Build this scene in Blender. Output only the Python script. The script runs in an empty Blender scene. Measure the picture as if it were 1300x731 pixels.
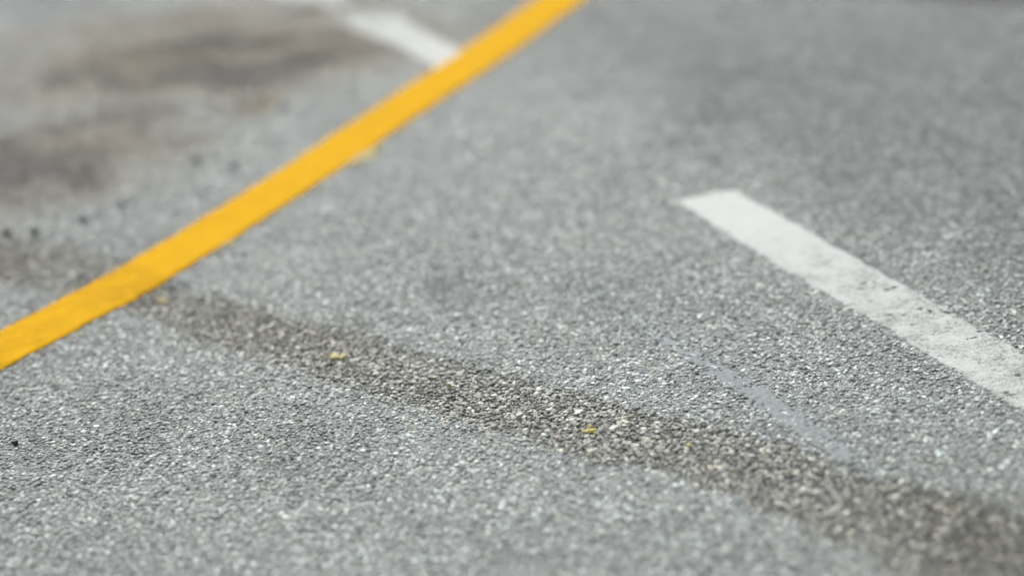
import bpy, bmesh, math
import numpy as np
from mathutils import Vector, Matrix

# ------------------------------------------------------------------ camera, sky, sun, exposure
scene = bpy.context.scene
COL = scene.collection
CAM_H, PITCH, ROLL, LENS = 1.30, math.radians(20.5), math.radians(5.2), 85.0
cam_d = bpy.data.cameras.new('camera')
cam_d.lens = LENS; cam_d.sensor_width = 36.0; cam_d.sensor_fit = 'HORIZONTAL'
cam_d.clip_start = 0.05; cam_d.clip_end = 2000
cam = bpy.data.objects.new('camera', cam_d); COL.objects.link(cam)
fw = Vector((0, math.cos(PITCH), -math.sin(PITCH))); rt = Vector((1, 0, 0)); up = rt.cross(fw)
r2 = rt * math.cos(ROLL) - up * math.sin(ROLL); u2 = up * math.cos(ROLL) + rt * math.sin(ROLL)
cam.matrix_world = Matrix(((r2.x, u2.x, -fw.x, 0), (r2.y, u2.y, -fw.y, 0), (r2.z, u2.z, -fw.z, CAM_H), (0, 0, 0, 1)))
cam_d.dof.use_dof = True
FOCUS_Y = 3.03                                    # the sharp line lies about 3 m ahead on the road
cam_d.dof.focus_distance = FOCUS_Y * math.cos(PITCH) + CAM_H * math.sin(PITCH)
cam_d.dof.aperture_fstop = 1.25
scene.camera = cam

SUN_EL, SUN_AZ = math.radians(44), math.radians(-14)     # veiled sun beyond the frame, a little to the left
world = bpy.data.worlds.new('World'); scene.world = world; world.use_nodes = True
wt = world.node_tree; wt.nodes.clear()
sky = wt.nodes.new('ShaderNodeTexSky'); sky.sky_type = 'NISHITA'; sky.sun_disc = False
sky.sun_elevation = SUN_EL; sky.sun_rotation = SUN_AZ
sky.air_density = 1.0; sky.dust_density = 4.0; sky.ozone_density = 1.0
hs = wt.nodes.new('ShaderNodeHueSaturation'); hs.inputs['Saturation'].default_value = 0.22
bg = wt.nodes.new('ShaderNodeBackground'); bg.inputs['Strength'].default_value = 0.13
wo = wt.nodes.new('ShaderNodeOutputWorld')
wt.links.new(sky.outputs[0], hs.inputs['Color']); wt.links.new(hs.outputs[0], bg.inputs['Color'])
wt.links.new(bg.outputs[0], wo.inputs['Surface'])

sun_d = bpy.data.lights.new('sun', 'SUN'); sun_d.energy = 1.2; sun_d.angle = math.radians(24)
sun_d.color = (1.0, 0.985, 0.95)
sun = bpy.data.objects.new('sun', sun_d); COL.objects.link(sun)
sdir = Vector((math.sin(SUN_AZ) * math.cos(SUN_EL), math.cos(SUN_AZ) * math.cos(SUN_EL), math.sin(SUN_EL)))
sun.rotation_euler = sdir.to_track_quat('Z', 'Y').to_euler(); sun.location = sdir * 20

vs = scene.view_settings
vs.view_transform = 'Standard'; vs.look = 'None'; vs.gamma = 1.0; vs.use_curve_mapping = False
vs.exposure = 0.5
scene.cycles.use_denoising = True; scene.cycles.denoiser = 'OPENIMAGEDENOISE'; scene.cycles.denoising_input_passes = 'RGB'; scene.cycles.max_bounces = 6; scene.cycles.diffuse_bounces = 3; scene.cycles.glossy_bounces = 2

rng = np.random.default_rng(11)

# ------------------------------------------------------------------ numpy helpers
def hash2(ix, iy, seed):
    h = (ix.astype(np.int64) * 374761393 + iy.astype(np.int64) * 668265263 + seed * 1442695041) & 0xffffffff
    h = ((h ^ (h >> 13)) * 1274126177) & 0xffffffff
    h = ((h ^ (h >> 16)) * 2246822519) & 0xffffffff
    return ((h ^ (h >> 15)) & 0xffffff) / float(0xffffff)

def vnoise(x, y, scale, seed=0):
    x = x * scale; y = y * scale
    ix = np.floor(x); iy = np.floor(y); fx = x - ix; fy = y - iy
    fx = fx * fx * (3 - 2 * fx); fy = fy * fy * (3 - 2 * fy)
    a = hash2(ix, iy, seed); b = hash2(ix + 1, iy, seed); c = hash2(ix, iy + 1, seed); d = hash2(ix + 1, iy + 1, seed)
    return (a * (1 - fx) + b * fx) * (1 - fy) + (c * (1 - fx) + d * fx) * fy

def fbm(x, y, scale, seed=0, octv=3):
    s = 0; a = 0.5; t = 0
    for k in range(octv):
        s = s + a * vnoise(x + 3.7 * k, y - 1.9 * k, scale, seed + k); t += a; a *= 0.5; scale *= 2.1
    return s / t

def worley(x, y, cell, seed=0):
    gx = x / cell; gy = y / cell; ix = np.floor(gx); iy = np.floor(gy)
    d1 = np.full(x.shape, 9.0); d2 = np.full(x.shape, 9.0); val = np.zeros(x.shape)
    for dx in (-1, 0, 1):
        for dy in (-1, 0, 1):
            jx = ix + dx; jy = iy + dy
            d = np.hypot(jx + hash2(jx, jy, seed) - gx, jy + hash2(jx, jy, seed + 5) - gy)
            nearer = d < d1
            d2 = np.where(nearer, d1, np.minimum(d2, d))
            val = np.where(nearer, hash2(jx, jy, seed + 9), val)
            d1 = np.where(nearer, d, d1)
    return d1, d2, val

def sstep(a, b, x):
    t = np.clip((x - a) / (b - a), 0, 1); return t * t * (3 - 2 * t)

def poly_sdf(x, y, P):
    """signed distance to a closed polygon, negative inside"""
    P = np.asarray(P, float); n = len(P)
    best = np.full(x.shape, 1e9); inside = np.zeros(x.shape, bool)
    for i in range(n):
        ax, ay = P[i]; bx, by = P[(i + 1) % n]
        ex, ey = bx - ax, by - ay
        t = np.clip(((x - ax) * ex + (y - ay) * ey) / (ex * ex + ey * ey + 1e-12), 0, 1)
        best = np.minimum(best, np.hypot(x - ax - t * ex, y - ay - t * ey))
        c = ((ay > y) != (by > y)) & (x < (bx - ax) * (y - ay) / (by - ay + 1e-12) + ax)
        inside ^= c
    return np.where(inside, -best, best)

# ------------------------------------------------------------------ layout of the road surface (metres)
STRIP_U = [(-1.75, 4.72), (-1.25, 4.33), (-0.876, 3.993), (-0.657, 3.78), (-0.509, 3.600), (-0.362, 3.446), (-0.203, 3.309), (-0.066, 3.175),
           (0.083, 3.04), (0.203, 2.932), (0.335, 2.831), (0.434, 2.697), (0.573, 2.542), (0.86, 2.25), (1.25, 1.85)]
STRIP_L = [(-1.70, 4.42), (-1.22, 4.03), (-0.827, 3.705), (-0.644, 3.575), (-0.544, 3.458), (-0.376, 3.28), (-0.233, 3.137), (-0.111, 3.009),
           (0.012, 2.893), (0.193, 2.733), (0.303, 2.602), (0.402, 2.469), (0.435, 2.404), (0.70, 2.06), (1.05, 1.66)]
YEL_U = [(-1.30, 2.77), (-1.05, 3.10), (-0.791, 3.486), (-0.682, 3.656), (-0.566, 3.858), (-0.437, 4.107), (-0.296, 4.403), (-0.104, 4.808),
         (0.113, 5.297), (0.34, 5.85), (0.60, 6.50)]
YEL_L = [(-1.22, 2.67), (-1.00, 2.97), (-0.763, 3.321), (-0.666, 3.466), (-0.562, 3.629), (-0.425, 3.885), (-0.291, 4.155),
         (-0.112, 4.530), (0.020, 4.800), (0.222, 5.255), (0.45, 5.80), (0.71, 6.45)]
WH_L = [(0.287, 3.815), (0.394, 3.502), (0.502, 3.225), (0.605, 2.950), (0.643, 2.845), (0.78, 2.47), (1.00, 1.87)]
WH_R = [(0.387, 3.842), (0.494, 3.562), (0.564, 3.372), (0.633, 3.189), (0.688, 3.04), (0.88, 2.52), (1.10, 1.91)]
FAR_L = [(-0.345, 5.262), (-0.300, 5.180), (-0.236, 5.068), (-0.118, 4.795), (-0.104, 4.755)]
FAR_R = [(-0.300, 5.335), (-0.222, 5.300), (-0.150, 5.130), (-0.055, 4.905), (-0.035, 4.860)]
FAR2_L = [(-0.56, 5.60), (-0.48, 5.52), (-0.40, 5.44), (-0.335, 5.385)]
FAR2_R = [(-0.50, 5.72), (-0.41, 5.63), (-0.34, 5.53), (-0.295, 5.44)]
STREAK_C = [(0.088, 3.526, 0.008), (0.124, 3.430, 0.012), (0.160, 3.337, 0.014), (0.214, 3.205, 0.017), (0.285, 3.050, 0.021),
            (0.345, 2.905, 0.024), (0.390, 2.790, 0.018), (0.418, 2.715, 0.006)]

def near_zone(x, y):
    return (np.abs(x) < 0.23 * y + 0.62) & (y > 1.75) & (y < 6.6)

strip_poly = STRIP_U + STRIP_L[::-1]
def strip_mask(x, y):
    d = poly_sdf(x, y, strip_poly)
    d = d + (fbm(x, y, 18, 3) - 0.5) * 0.038 + (vnoise(x, y, 90, 8) - 0.5) * 0.016
    return sstep(0.010, -0.012, d)

# soft-edged stains: x, y, rx, ry, angle, darkness, warmth
STAINS = [(-0.58, 5.04, .42, .30, .05, .42, 1.52), (-0.50, 4.93, .28, .085, .10, .75, 1.14), (0.56, 2.47, .20, .13, -.7, .24, .15), (-0.40, 3.385, .24, .055, -.785, .20, .15), (-0.62, 3.61, .12, .06, -.785, .22, .25), (-0.86, 4.97, .11, .06, -.15, .65, 0.95), (-0.46, 5.16, .26, .07, .05, .65, 1.90), (-0.50, 4.83, .15, .08, -.05, .65, 1.14),
          (-0.68, 5.18, .20, .07, .12, .38, 1.33), (-0.47, 4.66, .07, .07, 0, .42, 1.33), (-0.40, 5.40, .12, .04, .1, .60, 1.71), (-0.86, 4.40, .26, .24, .1, .38, 1.14), (-0.88, 4.34, .14, .14, .3, .62, 1.33),
          (-0.76, 4.62, .15, .08, .2, .42, 0.76), (-0.74, 4.27, .06, .05, 0, .48, 0.95), (-1.00, 4.40, .14, .16, 0, .40, 0.76), (-0.66, 4.56, .05, .05, 0, .30, 0.57),
          (-0.86, 3.86, .17, .10, -.6, .34, .35), (-0.80, 5.40, .40, .08, .1, .30, 0.95), (-0.62, 4.46, .06, .05, 0, .25, 0.57),
          (0.448, 4.53, .055, .085, -.2, .25, 0), (0.40, 4.33, .06, .05, .1, .22, 0), (0.352, 4.10, .035, .065, -.1, .25, 0), (0.30, 3.98, .10, .03, .2, .12, 0),
          (-0.105, 3.50, .05, .05, .1, .25, 0), (-0.02, 3.47, .06, .03, .1, .15, 0), (-0.30, 2.92, .10, .07, -.6, .16, 0), (-0.45, 2.98, .16, .06, -.4, .10, 0),
          (0.30, 3.36, .04, .03, 0, .12, 0)]
def stain_tone(x, y):
    """albedo multipliers (r,g,b) for oil, rust and rubber stains and for broader darker areas"""
    v = np.ones(x.shape); w = np.zeros(x.shape)
    jx = x + (fbm(x, y, 9, 31) - .5) * .16; jy = y + (fbm(x, y, 8, 41) - .5) * .26
    for (cx, cy, rx, ry, a, dk, wm) in STAINS:
        ca, sa = math.cos(a), math.sin(a)
        ux = ((jx - cx) * ca + (jy - cy) * sa) / rx; uy = (-(jx - cx) * sa + (jy - cy) * ca) / ry
        g = np.exp(-(ux * ux + uy * uy) ** 1.3)
        g = g * (0.10 + 1.0 * fbm(x * .7, y, 19, 51) + .65 * fbm(x, y * .6, 60, 55))
        v = v * (1 - np.minimum(.8, 1.55 * dk * np.clip(g, 0, 1))); w = np.maximum(w, wm * g)
    # the lane beyond the white dash has been polished less by wheels and is a darker grey
    lane = sstep(-0.05, 0.35, (x - 0.36) * 0.939 + (y - 3.83) * 0.345)
    v = v * (1 - 0.36 * lane * sstep(6.6, 4.2, y))
    # darker area in the far right, out of focus
    v = v * (1 - 0.62 * sstep(-0.02, 0.06, (x - 0.96) * 0.56 + (y - 4.925) * 0.83 + (fbm(x, y, 6, 61) - .5) * .10) * sstep(0.5, 0.8, x))
    # unevenly darker towards the left side
    v = v * (1 - 0.22 * sstep(-0.28, -0.85, x + 0.10 * (y - 3)) * (0.6 + .6 * fbm(x, y, 3, 65)))
    v = v * (0.84 + 0.32 * fbm(x, y, 5.5, 71)) * (0.89 + 0.22 * fbm(x, y, 26, 75))
    return np.stack([v * (1 + .34 * w), v * (1 + .04 * w), v * (1 - .30 * w)], -1)

# ------------------------------------------------------------------ materials
def mat(name):
    m = bpy.data.materials.new(name); m.use_nodes = True
    nt = m.node_tree; b = nt.nodes['Principled BSDF']
    return m, nt, b
def N(nt, t, **kw):
    n = nt.nodes.new(t)
    for k, v in kw.items(): setattr(n, k, v)
    return n
def mix(nt, mode, a, b, f=1.0):
    n = N(nt, 'ShaderNodeMix', data_type='RGBA', blend_type=mode)
    for s, v in ((0, f), (6, a), (7, b)):
        if hasattr(v, 'is_linked') or isinstance(v, bpy.types.NodeSocket): nt.links.new(v, n.inputs[s])
        else: n.inputs[s].default_value = v
    return n.outputs[2]
def ramp(nt, src, stops):
    r = N(nt, 'ShaderNodeValToRGB'); nt.links.new(src, r.inputs[0])
    while len(r.color_ramp.elements) < len(stops): r.color_ramp.elements.new(0.5)
    for e, (p, c) in zip(r.color_ramp.elements, stops):
        e.position = p; e.color = (c, c, c, 1) if not isinstance(c, tuple) else (*c, 1)
    return r.outputs[0]

def binder_material(name, dark):
    m, nt, b = mat(name)
    co = N(nt, 'ShaderNodeNewGeometry').outputs['Position']
    at = N(nt, 'ShaderNodeAttribute', attribute_name='tint')
    vo = N(nt, 'ShaderNodeTexVoronoi'); vo.inputs['Scale'].default_value = 330; nt.links.new(co, vo.inputs['Vector'])
    sep = N(nt, 'ShaderNodeSeparateColor'); nt.links.new(vo.outputs['Color'], sep.inputs[0])
    grain = ramp(nt, sep.outputs[0], [(0, 0.55), (0.6, 0.95), (0.9, 1.25), (1, 2.0)])
    no = N(nt, 'ShaderNodeTexNoise'); no.inputs['Scale'].default_value = 60; no.inputs['Detail'].default_value = 4; nt.links.new(co, no.inputs['Vector'])
    patch = ramp(nt, no.outputs[0], [(0.3, 0.75), (0.7, 1.2)])
    # farther out, where single stones are no longer built, cell colours carry the aggregate
    v2 = N(nt, 'ShaderNodeTexVoronoi'); v2.inputs['Scale'].default_value = 105; nt.links.new(co, v2.inputs['Vector'])
    s2 = N(nt, 'ShaderNodeSeparateColor'); nt.links.new(v2.outputs['Color'], s2.inputs[0])
    cells = ramp(nt, s2.outputs[0], [(0, 0.9), (0.6, 1.5), (1, 3.2)])
    nz = N(nt, 'ShaderNodeAttribute', attribute_name='near')
    c = mix(nt, 'MULTIPLY', at.outputs['Color'], grain)
    c = mix(nt, 'MULTIPLY', c, patch)
    far = mix(nt, 'MULTIPLY', at.outputs['Color'], cells)
    nt.links.new(mix(nt, 'MIX', far, c, nz.outputs['Fac']), b.inputs['Base Color'])
    b.inputs['Roughness'].default_value = 0.75 if dark else 0.62
    b.inputs['Specular IOR Level'].default_value = 0.35
    bp = N(nt, 'ShaderNodeBump'); bp.inputs['Distance'].default_value = 0.0012; bp.inputs['Strength'].default_value = 0.8
    nt.links.new(vo.outputs['Distance'], bp.inputs['Height']); bp.invert = True
    nt.links.new(bp.outputs[0], b.inputs['Normal'])
    return m

def stone_material():
    m, nt, b = mat('aggregate_stone')
    at = N(nt, 'ShaderNodeAttribute', attribute_name='stone_col', attribute_type='INSTANCER')
    tc = N(nt, 'ShaderNodeNewGeometry').outputs['Position']
    no = N(nt, 'ShaderNodeTexNoise'); no.inputs['Scale'].default_value = 700; no.inputs['Detail'].default_value = 3; nt.links.new(tc, no.inputs['Vector'])
    v = ramp(nt, no.outputs[0], [(0.25, 0.68), (0.75, 1.28)])
    nt.links.new(mix(nt, 'MULTIPLY', at.outputs['Color'], v), b.inputs['Base Color'])
    b.inputs['Roughness'].default_value = 0.50; b.inputs['Specular IOR Level'].default_value = 0.45
    bp = N(nt, 'ShaderNodeBump'); bp.inputs['Distance'].default_value = 0.0006; bp.inputs['Strength'].default_value = 0.7
    nt.links.new(no.outputs[0], bp.inputs['Height']); nt.links.new(bp.outputs[0], b.inputs['Normal'])
    return m

def paint_material(name, col, grime, rough=0.8, grime_scale=240, amount=1.0, spec=0.15):
    m, nt, b = mat(name)
    co = N(nt, 'ShaderNodeNewGeometry').outputs['Position']
    n1 = N(nt, 'ShaderNodeTexNoise'); n1.inputs['Scale'].default_value = grime_scale; n1.inputs['Detail'].default_value = 5; n1.inputs['Roughness'].default_value = 0.7; nt.links.new(co, n1.inputs['Vector'])
    n2 = N(nt, 'ShaderNodeTexNoise'); n2.inputs['Scale'].default_value = 22; n2.inputs['Detail'].default_value = 4; nt.links.new(co, n2.inputs['Vector'])
    at = N(nt, 'ShaderNodeAttribute', attribute_name='wear')
    a = ramp(nt, n1.outputs[0], [(0.40, 0.0), (0.72, 1.0)]); bb = ramp(nt, n2.outputs[0], [(0.35, 0.15), (0.75, 1.0)])
    mm = N(nt, 'ShaderNodeMath', operation='MULTIPLY'); nt.links.new(a, mm.inputs[0]); nt.links.new(bb, mm.inputs[1])
    m2 = N(nt, 'ShaderNodeMath', operation='MULTIPLY'); nt.links.new(mm.outputs[0], m2.inputs[0]); nt.links.new(at.outputs['Fac'], m2.inputs[1])
    m3 = N(nt, 'ShaderNodeMath', operation='MULTIPLY', use_clamp=True); nt.links.new(m2.outputs[0], m3.inputs[0]); m3.inputs[1].default_value = amount
    nt.links.new(mix(nt, 'MIX', (*col, 1), (*grime, 1), m3.outputs[0]), b.inputs['Base Color'])
    b.inputs['Roughness'].default_value = rough; b.inputs['Specular IOR Level'].default_value = spec
    bp = N(nt, 'ShaderNodeBump'); bp.inputs['Distance'].default_value = 0.0006; bp.inputs['Strength'].default_value = 0.6
    nt.links.new(n1.outputs[0], bp.inputs['Height']); nt.links.new(bp.outputs[0], b.inputs['Normal'])
    return m

M_ROAD = binder_material('road_mortar', False)
M_STRIP = binder_material('worn_bitumen', True)
M_STONE = stone_material()
M_WHITE = paint_material('white_road_paint', (0.56, 0.58, 0.56), (0.25, 0.26, 0.24), amount=1.9, grime_scale=300)
M_YELLOW = paint_material('yellow_road_paint', (0.70, 0.385, 0.004), (0.44, 0.235, 0.006), amount=1.5, spec=0.04)
M_OLDYEL = paint_material('old_yellow_paint', (0.66, 0.58, 0.16), (0.46, 0.42, 0.20), amount=0.9)
M_PALEYEL = paint_material('faded_yellow_paint', (0.56, 0.49, 0.26), (0.38, 0.36, 0.27), amount=1.0)
M_GREY = paint_material('grey_covering_paint', (0.178, 0.210, 0.212), (0.135, 0.162, 0.165), rough=0.55, spec=0.3)

def rubber_material(name, col, rough):
    m, nt, b = mat(name)
    no = N(nt, 'ShaderNodeTexNoise'); no.inputs['Scale'].default_value = 500
    nt.links.new(N(nt, 'ShaderNodeNewGeometry').outputs['Position'], no.inputs['Vector'])
    r = ramp(nt, no.outputs[0], [(0.3, tuple(c * .6 for c in col)), (0.7, tuple(c * 1.4 for c in col))])
    nt.links.new(r, b.inputs['Base Color']); b.inputs['Roughness'].default_value = rough
    return m
M_PELLET = rubber_material('glossy_black_rubber', (0.008, 0.010, 0.013), 0.22)
M_CRUMB = rubber_material('dull_dark_rubber', (0.050, 0.048, 0.046), 0.9)

# ------------------------------------------------------------------ mesh helpers
def mesh_from(name, V, Fq, material, smooth=True):
    """fast mesh from numpy verts and quads"""
    V = np.asarray(V, np.float32); Fq = np.asarray(Fq, np.int32); k = Fq.shape[1]
    me = bpy.data.meshes.new(name)
    me.vertices.add(len(V)); me.vertices.foreach_set('co', V.ravel())
    me.loops.add(Fq.size); me.loops.foreach_set('vertex_index', Fq.ravel())
    me.polygons.add(len(Fq)); me.polygons.foreach_set('loop_start', np.arange(0, Fq.size, k, dtype=np.int32))
    me.polygons.foreach_set('use_smooth', np.full(len(Fq), smooth))
    me.update(calc_edges=True); me.validate()
    me.materials.append(material)
    return me
def attr(me, name, typ, data):
    a = me.attributes.new(name, typ, 'POINT')
    a.data.foreach_set({'FLOAT': 'value', 'INT': 'value', 'FLOAT_COLOR': 'color', 'FLOAT_VECTOR': 'vector'}[typ], np.ascontiguousarray(data, np.int32 if typ == 'INT' else np.float32).ravel())
def obj(name, me, parent=None, **props):
    o = bpy.data.objects.new(name, me); COL.objects.link(o)
    if parent: o.parent = parent
    for k, v in props.items(): o[k] = v
    return o
def compact(V, Fq, *arrs):
    used = np.zeros(len(V), bool); used[Fq.ravel()] = True
    idx = np.cumsum(used) - 1
    return (V[used], idx[Fq]) + tuple(a[used] for a in arrs)

# ------------------------------------------------------------------ the road sheet and the worn strip in it
def binder_z(x, y, sm):
    z = (fbm(x, y, 45, 101) - 0.5) * 0.0016 - sm * 0.0026
    return z
step = 0.010
gx = np.concatenate([[-160, -60, -25, -11, -6, -4, -3, -2.5], np.arange(-2.2, 2.2001, step), [2.5, 3, 4, 6, 11, 25, 60, 160]])
gy = np.concatenate([[-160, -60, -25, -11, -5, -2, 0, 1, 1.5], np.arange(1.75, 6.7001, step), [7, 7.5, 8.5, 10, 13, 18, 30, 60, 160]])
X, Y = np.meshgrid(gx, gy); nx, ny = len(gx), len(gy)
xf, yf = X.ravel(), Y.ravel()
sm = strip_mask(xf, yf)
nzone = sstep(0.03, -0.06, np.maximum(np.abs(xf) - 0.23 * yf - 0.62, np.maximum(1.75 - yf, yf - 6.6)))
zf = binder_z(xf, yf, sm)
V = np.stack([xf, yf, zf], -1)
st = stain_tone(xf, yf)
ROADC = np.array([0.188, 0.210, 0.201]); STRIPC = np.array([0.045, 0.043, 0.037])
tint = (ROADC * (1 - sm[:, None]) + STRIPC * sm[:, None]) * st
ii = np.arange((nx - 1) * (ny - 1)); r = ii // (nx - 1); c = ii % (nx - 1); v0 = r * nx + c
Fq = np.stack([v0, v0 + 1, v0 + nx + 1, v0 + nx], -1)
instrip = sm[Fq].mean(1) > 0.5
col4 = np.concatenate([tint, np.ones((len(tint), 1))], -1)
def sheet(name, faces, m):
    v, f, cc, nn = compact(V, faces, col4, nzone)
    me = mesh_from(name, v, f, m); attr(me, 'tint', 'FLOAT_COLOR', cc); attr(me, 'near', 'FLOAT', nn)
    return me
road = obj('road', sheet('road', Fq[~instrip], M_ROAD), kind='structure', label='pale grey weathered asphalt road surface with fine stone aggregate', category='road')
worn = obj('worn_strip', sheet('worn_strip', Fq[instrip], M_STRIP), kind='structure',
           label='dark scoured diagonal strip of coarse exposed stones in the asphalt', category='road surface')

# ------------------------------------------------------------------ painted bands
def resample(P, n):
    P = np.asarray(P, float); s = np.concatenate([[0], np.cumsum(np.hypot(*np.diff(P, axis=0).T))]); t = np.linspace(0, s[-1], n)
    # smooth through the points with Catmull-Rom style gradients
    out = []
    for k in range(2):
        m = np.gradient(P[:, k], s)
        i = np.clip(np.searchsorted(s, t, 'right') - 1, 0, len(s) - 2); h = s[i + 1] - s[i]; u = (t - s[i]) / h
        out.append((2*u**3-3*u**2+1)*P[i, k] + (u**3-2*u**2+u)*h*m[i] + (-2*u**3+3*u**2)*P[i+1, k] + (u**3-u**2)*h*m[i+1])
    return np.stack(out, -1)

def band(name, L, R, z0, material, hole, wear, amp=0.0011, rag=0.0020, res=0.0030, thick=0.0045, seed=0):
    """a film of paint draped over the stones between two edge lines; hole(x,y,t) > 0 cuts it away, wear(x,y,t) dirties it"""
    Ln = np.hypot(*np.diff(np.asarray(L), axis=0).T).sum(); Wd = max(np.hypot(L[k][0] - R[k][0], L[k][1] - R[k][1]) for k in (0, -1))
    if isinstance(name, tuple): Wd = name[1]; name = name[0]
    n = int(Ln / res) + 1; w = max(6, int(Wd / res) + 1)
    a = resample(L, n); b = resample(R, n); t = np.linspace(0, 1, w)
    Pt = a[:, None, :] * (1 - t)[None, :, None] + b[:, None, :] * t[None, :, None]
    x, y = Pt[..., 0], Pt[..., 1]; T = np.broadcast_to(t, x.shape); S = np.broadcast_to(np.linspace(0, 1, n)[:, None], x.shape)
    side = np.maximum(0, np.abs(T - .5) * 2 - .80) / .20
    nrm = (b - a); nrm /= np.linalg.norm(nrm, axis=1)[:, None]
    jig = ((vnoise(x, y, 150, seed + 1) - .5) * 1.5 + (vnoise(x, y, 40, seed + 2) - .5) * 1.6) * rag * side
    x = x + nrm[:, None, 0] * jig; y = y + nrm[:, None, 1] * jig
    d1, d2, val = worley(x, y, 0.0095, 201)
    z = z0 + amp * (np.clip(1 - d1 * d1 * 1.5, 0, 1) - 0.55) + amp * 1.0 * (val - .5) * np.clip(1.2 - d1, 0, 1) + (fbm(x, y, 45, 101) - .5) * 0.0016
    z = z - strip_mask(x, y) * 0.0012 - side ** 2 * 0.0016
    e1, e2, ev = worley(x, y, 0.0072, 221)
    z = z + amp * .8 * (np.clip(1 - e1 * e1 * 2.2, 0, 1) - .5) * (.4 + ev)
    V = np.stack([x, y, z], -1).reshape(-1, 3)
    i = np.arange((n - 1) * (w - 1)); r = i // (w - 1); c = i % (w - 1); v0 = r * w + c
    F_ = np.stack([v0, v0 + w, v0 + w + 1, v0 + 1], -1)
    hv = hole(x, y, T, S).ravel(); keep = hv[F_].mean(1) <= 0
    F_ = F_[keep]; wv = wear(x, y, T, S); wv = (wv * (1 + 2.2 * sstep(.70, .95, ev) * sstep(.62, .25, e1) + 1.3 * sstep(.12, .02, e2 - e1))).ravel()
    V, F_, wv = compact(V, F_, wv)
    # skirt: give the film its thickness along every free edge
    E_ = np.concatenate([F_[:, [0, 1]], F_[:, [1, 2]], F_[:, [2, 3]], F_[:, [3, 0]]]); key = np.sort(E_, 1); key = key[:, 0].astype(np.int64) * len(V) + key[:, 1]
    _, inv, cnt = np.unique(key, return_inverse=True, return_counts=True); B = E_[cnt[inv] == 1]
    bv = np.unique(B); m = np.full(len(V), -1); m[bv] = np.arange(len(bv)) + len(V)
    V2 = V[bv].copy(); V2[:, 2] -= thick
    F_ = np.concatenate([F_, np.stack([B[:, 1], B[:, 0], m[B[:, 0]], m[B[:, 1]]], -1)])
    V = np.concatenate([V, V2]); wv = np.concatenate([wv, wv[bv]])
    # turn faces up
    p = V[F_[0]]; 
    if np.cross(p[1] - p[0], p[2] - p[0])[2] < 0: F_ = F_[:, ::-1]
    me = mesh_from(name, V, F_, material); attr(me, 'wear', 'FLOAT', wv)
    return me

def pits(x, y, cell, seed, stretch=1.0):
    d1, d2, val = worley(x / stretch, y, cell, seed); return d1, d2, val

def white_hole(x, y, T, S):
    clus = fbm(x, y, 9, 301) + 0.35 * vnoise(x, y, 30, 305)
    zone = sstep(3.60, 3.32, y) * sstep(2.2, 2.75, y)
    cr = .5 * vnoise(x * 0.28 + y * .12, y, 190, 307) + .5 * vnoise(x * .7, y, 260, 308)
    h = (cr - (1.10 - 0.42 * zone * sstep(.45, .80, clus))) 
    edge = np.abs(T - .5) * 2
    h = np.maximum(h, (vnoise(x, y, 170, 311) - 1.0 + np.clip(edge - .92, 0, 1) * 5))
    return h
def white_wear(x, y, T, S):
    return 0.10 + 1.10 * sstep(3.72, 3.25, y) * (0.4 + .9 * fbm(x, y, 12, 315))
white = obj('white_lane_dash', band(('white_lane_dash', .107), WH_L, WH_R, 0.0028, M_WHITE, white_hole, white_wear, seed=1, amp=.0007, rag=.003),
            label='near white painted lane dash running off the right edge, pitted and worn', category='road marking', group='white lane dashes on the asphalt')

def far_hole(x, y, T, S):
    return np.maximum(vnoise(x, y, 80, 321) - (0.62 + .9 * S), (np.abs(T - .5) * 2 - 1.0) + 0 * x)
far = obj('white_lane_dash', band(('white_lane_dash', .107), FAR_L, FAR_R, 0.0030, M_WHITE, far_hole, lambda x, y, T, S: .15 + 1.0 * (1 - S), seed=2, res=.004),
          label='far blurred white lane dash whose end is crossed by the yellow line', category='road marking', group='white lane dashes on the asphalt')
far2 = obj('white_paint_patch', band(('white_paint_patch', .09), FAR2_L, FAR2_R, 0.0030, M_WHITE, lambda x, y, T, S: vnoise(x, y, 90, 331) - .80 + .35 * (np.abs(T - .5) * 2) ** 4,
           lambda x, y, T, S: 1.0 + 0 * x, seed=3, res=.004), label='faded white paint patch at the top edge beyond the far dash', category='road marking')

def yel_hole(x, y, T, S):
    edge = np.abs(T - .5) * 2
    return np.maximum(vnoise(x, y, 140, 341) - 0.965 - .0 * S, vnoise(x, y, 160, 343) - 1.0 + np.clip(edge - .94, 0, 1) * 4)
yellow = obj('yellow_line', band(('yellow_line', .115), YEL_L, YEL_U, 0.0042, M_YELLOW, yel_hole, lambda x, y, T, S: .25 + .9 * strip_mask(x, y) + 0.4 * sstep(3.9, 3.4, y) + .5 * fbm(x, y, 7, 345), seed=4, amp=.0010, thick=.006, rag=.003),
             label='long bright yellow painted line crossing the asphalt diagonally', category='road marking')

sc = np.asarray(STREAK_C); dd = np.gradient(sc[:, :2], axis=0); dd /= np.linalg.norm(dd, axis=1)[:, None]; nn_ = np.stack([-dd[:, 1], dd[:, 0]], -1)
def streak_hole(x, y, T, S):
    edge = np.abs(T - .5) * 2
    d1, d2, val = worley(x, y, .0075, 601)                   # stone tops stand through the film
    thin = .20 + .42 * edge ** 2 + .42 * sstep(.62, .10, S) + .5 * (fbm(x, y, 30, 353) - .5) + .35 * sstep(.9, 1, S)
    return np.where(d1 < .30 + .5 * thin, val - (1 - thin), -1.0)
streak = obj('grey_paint_streak', band(('grey_paint_streak', .05), [tuple(p) for p in sc[:, :2] - nn_ * sc[:, 2:3]], [tuple(p) for p in sc[:, :2] + nn_ * sc[:, 2:3]], 0.0016, M_GREY,
             streak_hole, lambda x, y, T, S: .8 + 0 * x, amp=.0009, seed=5, res=.0025, thick=.003, rag=.006),
             label='thin bluish grey paint streak running down into the dark worn strip', category='paint streak')

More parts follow.
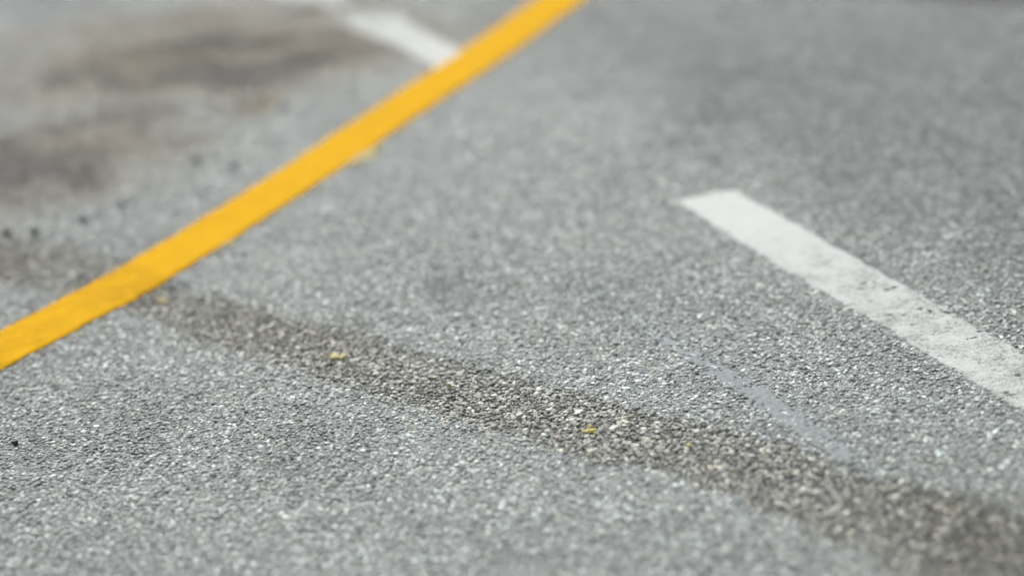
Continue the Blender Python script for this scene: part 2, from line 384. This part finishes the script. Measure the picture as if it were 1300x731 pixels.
REM = [((-0.548, 3.551), .018, .030, .3, 'faint yellow paint trace just below the yellow line on the worn strip', .48, .004),
       ((-0.262, 3.258), .020, .012, -.35, 'pale yellow paint sliver on the worn strip, nearest the left end', .74, .0040),
       ((-0.100, 3.111), .016, .016, -.2, 'very faint yellow paint trace near the middle of the worn strip', .38, .0035),
       ((0.086, 2.915), .014, .022, .25, 'small bright yellow paint spot on the stones of the worn strip', .62, .0040),
       ((0.208, 2.838), .0045, .008, .0, 'tiny orange yellow paint fleck right of the bright paint spot', .7, .0040),
       ((-0.246, 4.222), .022, .060, -.5, 'pale yellow old paint showing along the yellow line at its middle', .88, .0032),
       ((-0.462, 3.802), .011, .035, -.5, 'pale yellow old paint rim beside the yellow line near the worn strip', .60, .0032)]
for k, ((cx, cy), rx, ry, a, lab, cov, zz) in enumerate(REM):
    ca, sa = math.cos(a), math.sin(a)
    e = lambda ux, uy: (cx + ux * ca - uy * sa, cy + ux * sa + uy * ca)
    L = [e(-rx, -ry), e(-rx, -ry * .3), e(-rx, ry * .3), e(-rx, ry)]; R = [e(rx, -ry), e(rx, -ry * .3), e(rx, ry * .3), e(rx, ry)]
    def hole(x, y, T, S, cov=cov, k=k):
        rr = np.hypot((T - .5) * 2, (S - .5) * 2)
        d1, d2, val = worley(x, y, .0062, 611)
        return np.maximum(val * .7 + vnoise(x, y, 330, 400 + k) * .3 - cov + .9 * np.clip(rr - .40, 0, 2), d1 - .62)
    obj('yellow_paint_trace', band(('yellow_paint_trace', 2 * rx), L, R, zz, M_OLDYEL if k == 3 else M_PALEYEL, hole, lambda x, y, T, S: .7 + 0 * x, amp=.0014, seed=20 + k, res=.0022, thick=.003),
        label=lab, category='paint trace', group='old yellow paint traces')

# ------------------------------------------------------------------ aggregate stones
def stone_proto(i, rg):
    bm = bmesh.new()
    for _ in range(17):
        v = rg.normal(size=3); v /= np.linalg.norm(v); v *= rg.uniform(.86, 1.08)
        z = min(v[2] * .62, rg.uniform(.40, .50)); bm.verts.new((v[0] * 1.12, v[1] * .92, z))
    res = bmesh.ops.convex_hull(bm, input=bm.verts)
    bmesh.ops.delete(bm, geom=[g for g in res['geom_interior'] if isinstance(g, bmesh.types.BMVert)], context='VERTS')
    bmesh.ops.bevel(bm, geom=list(bm.edges), offset=.05, segments=1, affect='EDGES', profile=.6)
    me = bpy.data.meshes.new('stone'); bm.to_mesh(me); bm.free(); me.materials.append(M_STONE)
    return me
rg = np.random.default_rng(5)
protos = [stone_proto(i, rg) for i in range(10)]
pcol = bpy.data.collections.new('stone_shapes')
for i, me in enumerate(protos):
    pcol.objects.link(bpy.data.objects.new('stone_shape_%02d' % i, me))

def hexpts(s, jit, seed):
    g = np.random.default_rng(seed)
    xs = np.arange(-2.2, 2.2, s); ys = np.arange(1.75, 6.6, s * .866)
    A, B = np.meshgrid(xs, ys); A = A + (np.arange(len(ys)) % 2)[:, None] * s * .5
    A = A + g.uniform(-jit, jit, A.shape) * s; B = B + g.uniform(-jit, jit, B.shape) * s
    x, y = A.ravel(), B.ravel(); k = near_zone(x, y); return x[k], y[k]

white_poly = WH_L + WH_R[::-1]; yel_poly = YEL_L + YEL_U[::-1]; far_poly = FAR_L + FAR_R[::-1]
def covered(x, y):
    return (poly_sdf(x, y, white_poly) < .003) | (poly_sdf(x, y, yel_poly) < .003) | (poly_sdf(x, y, far_poly) < .0)

def colours(n, g, strip):
    lum = np.exp(g.normal(math.log(.335 if not strip else .250), .47 if not strip else .52, n)); lum = np.clip(lum, .07, .80)
    t = g.normal(0, .026, n); k = g.uniform(size=n)
    c = np.stack([lum * (.945 + t), lum * 1.02, lum * (.970 - t)], -1)
    pink = k < .025; c[pink] *= np.array([1.08, .95, .91])
    tan = (k > .05) & (k < (.10 if not strip else .20)); c[tan] *= np.array([1.05, 1.0, .90])
    if strip: c *= np.array([1.04, 1.0, .94])
    return c

def layer(s, jit, seed, rmin, rmax, pr, strip):
    x, y = hexpts(s, jit, seed); m = strip_mask(x, y)
    k = (m > .45) if strip else (m <= .55)
    x, y, m = x[k], y[k], m[k]; g = np.random.default_rng(seed + 1); n = len(x)
    rad = rmin + (rmax - rmin) * g.beta(2, 2.4, n)
    hz = .44 * rad
    cov = covered(x, y)
    prot = g.uniform(*pr, n)                                  # how far the top stands above the mortar
    prot = np.where(cov, np.minimum(prot, .0006), prot)
    z = binder_z(x, y, m) + prot - hz * g.uniform(.85, 1.1, n)
    rot = np.stack([g.normal(0, .16, n), g.normal(0, .16, n), g.uniform(0, 6.283, n)], -1)
    scl = np.stack([rad, rad * g.uniform(.85, 1.1, n), rad * g.uniform(.9, 1.15, n)], -1)
    c = colours(n, g, strip) * stain_tone(x, y) ** .9
    return dict(co=np.stack([x, y, z], -1), rot=rot, scl=scl, col=c, idx=g.integers(0, 10, n))

def cat(ls): return {k: np.concatenate([l[k] for l in ls]) for k in ls[0]}
road_st = cat([layer(.0082, .38, 21, .0026, .0056, (.0003, .0027), False), layer(.0052, .42, 31, .0013, .0027, (.0001, .0013), False)])
strip_st = cat([layer(.0089, .38, 41, .0030, .0068, (.0010, .0036), True), layer(.0057, .42, 51, .0016, .0034, (.0004, .0024), True)])

gt = bpy.data.node_groups.new('stone_scatter', 'GeometryNodeTree')
gt.interface.new_socket('Geometry', in_out='INPUT', socket_type='NodeSocketGeometry'); gt.interface.new_socket('Geometry', in_out='OUTPUT', socket_type='NodeSocketGeometry')
gi = gt.nodes.new('NodeGroupInput'); go = gt.nodes.new('NodeGroupOutput'); ip = gt.nodes.new('GeometryNodeInstanceOnPoints')
ci = gt.nodes.new('GeometryNodeCollectionInfo'); ci.inputs['Collection'].default_value = pcol; ci.inputs['Separate Children'].default_value = True; ci.inputs['Reset Children'].default_value = True
def named(n, t):
    a = gt.nodes.new('GeometryNodeInputNamedAttribute'); a.data_type = t; a.inputs['Name'].default_value = n; return a.outputs['Attribute']
gt.links.new(gi.outputs[0], ip.inputs['Points']); gt.links.new(ci.outputs[0], ip.inputs['Instance']); ip.inputs['Pick Instance'].default_value = True
gt.links.new(named('idx', 'INT'), ip.inputs['Instance Index']); gt.links.new(named('rot', 'FLOAT_VECTOR'), ip.inputs['Rotation']); gt.links.new(named('scl', 'FLOAT_VECTOR'), ip.inputs['Scale'])
gt.links.new(ip.outputs[0], go.inputs[0])

def scatter(name, D, parent, label):
    me = bpy.data.meshes.new(name); me.vertices.add(len(D['co'])); me.vertices.foreach_set('co', D['co'].astype(np.float32).ravel())
    attr(me, 'rot', 'FLOAT_VECTOR', D['rot']); attr(me, 'scl', 'FLOAT_VECTOR', D['scl']); attr(me, 'idx', 'INT', D['idx'])
    attr(me, 'stone_col', 'FLOAT_COLOR', np.concatenate([D['col'], np.ones((len(D['col']), 1))], -1))
    me.materials.append(M_STONE)
    o = obj(name, me, parent, kind='stuff', label=label)
    md = o.modifiers.new('scatter', 'NODES'); md.node_group = gt
    return o

# the stones of the strip that show largest are objects of their own
def project(co):
    d = co - np.array([0, 0, CAM_H]); zc = d @ np.array(fw); f = LENS / 36
    return (d @ np.array(r2)) / zc * f, (d @ np.array(u2)) / zc * f, zc
px, py, zc = project(strip_st['co'])
size = strip_st['scl'].mean(1) / zc * ((np.abs(px) < .495) & (np.abs(py) < .275)) * (~covered(strip_st['co'][:, 0], strip_st['co'][:, 1]))
big = np.argsort(-size)[:300]
for k in big:
    o = bpy.data.objects.new('stone', protos[int(strip_st['idx'][k])]); COL.objects.link(o); o.parent = worn
    o.location = strip_st['co'][k]; o.rotation_euler = strip_st['rot'][k]; o.scale = strip_st['scl'][k]
    o['stone_col'] = [float(v) for v in strip_st['col'][k]]
rest = np.ones(len(size), bool); rest[big] = False
scatter('aggregate', road_st, road, 'fine pale stones set in the grey road surface')
scatter('aggregate', {k: v[rest] for k, v in strip_st.items()}, worn, 'coarse exposed stones of the worn strip')

# ------------------------------------------------------------------ bits lying on the road
def lump(name, rad, seed, material, flat=.8, dent=False):
    bm = bmesh.new(); bmesh.ops.create_icosphere(bm, subdivisions=3, radius=1)
    g = np.random.default_rng(seed); dirs = g.normal(size=(9, 3)); dirs /= np.linalg.norm(dirs, axis=1)[:, None]; am = g.uniform(-.16, .16, 9)
    for v in bm.verts:
        p = np.array(v.co); r = 1 + sum(a * max(0, float(p @ d)) ** 2 for a, d in zip(am, dirs))
        if dent: r -= .55 * math.exp(-((p[0] + .15) ** 2 / .05 + (p[2] - .8) ** 2 / .25))
        v.co = Vector((p[0] * r * rad, p[1] * r * rad, max(p[2] * r * flat, -.8 * flat) * rad))
    me = bpy.data.meshes.new(name); bm.to_mesh(me); bm.free(); me.materials.append(material)
    me.polygons.foreach_set('use_smooth', np.ones(len(me.polygons), bool)); return me
def rest_on(o, x, y, rad, flat):
    o.location = (x, y, .0012 + .72 * flat * rad)
o = obj('rubber_pellet', lump('rubber_pellet', .0046, 3, M_PELLET, 1.0, True), label='tiny shiny black rubber pellet on the grey asphalt at the left edge', category='pellet'); rest_on(o, -.695, 3.040, .0046, 1.0)
CR = [(-.808, 3.953, .0085, 1.0, 'darkest rubber crumb above the worn strip, second from the left edge'), (-.858, 3.965, .0075, 1.1, 'tall dark rubber crumb at the left edge above the worn strip'),
      (-.731, 3.990, .0065, .9, 'dark rubber crumb right of the darkest one above the worn strip'), (-.671, 4.063, .0072, .8, 'dark rubber crumb farther up between the worn strip and the stains'),
      (-.560, 4.294, .0075, .8, 'left of two dark crumbs near the middle of the yellow line'), (-.486, 4.223, .0080, .8, 'right of two dark crumbs near the middle of the yellow line'),
      (-.416, 4.603, .0085, .7, 'dark crumb alone just above the middle of the yellow line'), (-.690, 4.538, .0080, .6, 'dark crumb at the lower rim of the brown stains'),
      (-.740, 3.895, .0048, .8, 'small dark crumb at the upper rim of the worn strip')]
for k, (x, y, rd, fl, lab) in enumerate(CR):
    rd *= .92; fl *= .80
    o = obj('rubber_crumb', lump('rubber_crumb', rd, 60 + k, M_CRUMB, fl), label=lab, category='rubber crumb', group='dark crumbs scattered on the asphalt'); rest_on(o, x, y, rd, fl)
    o.rotation_euler.z = k * 1.3
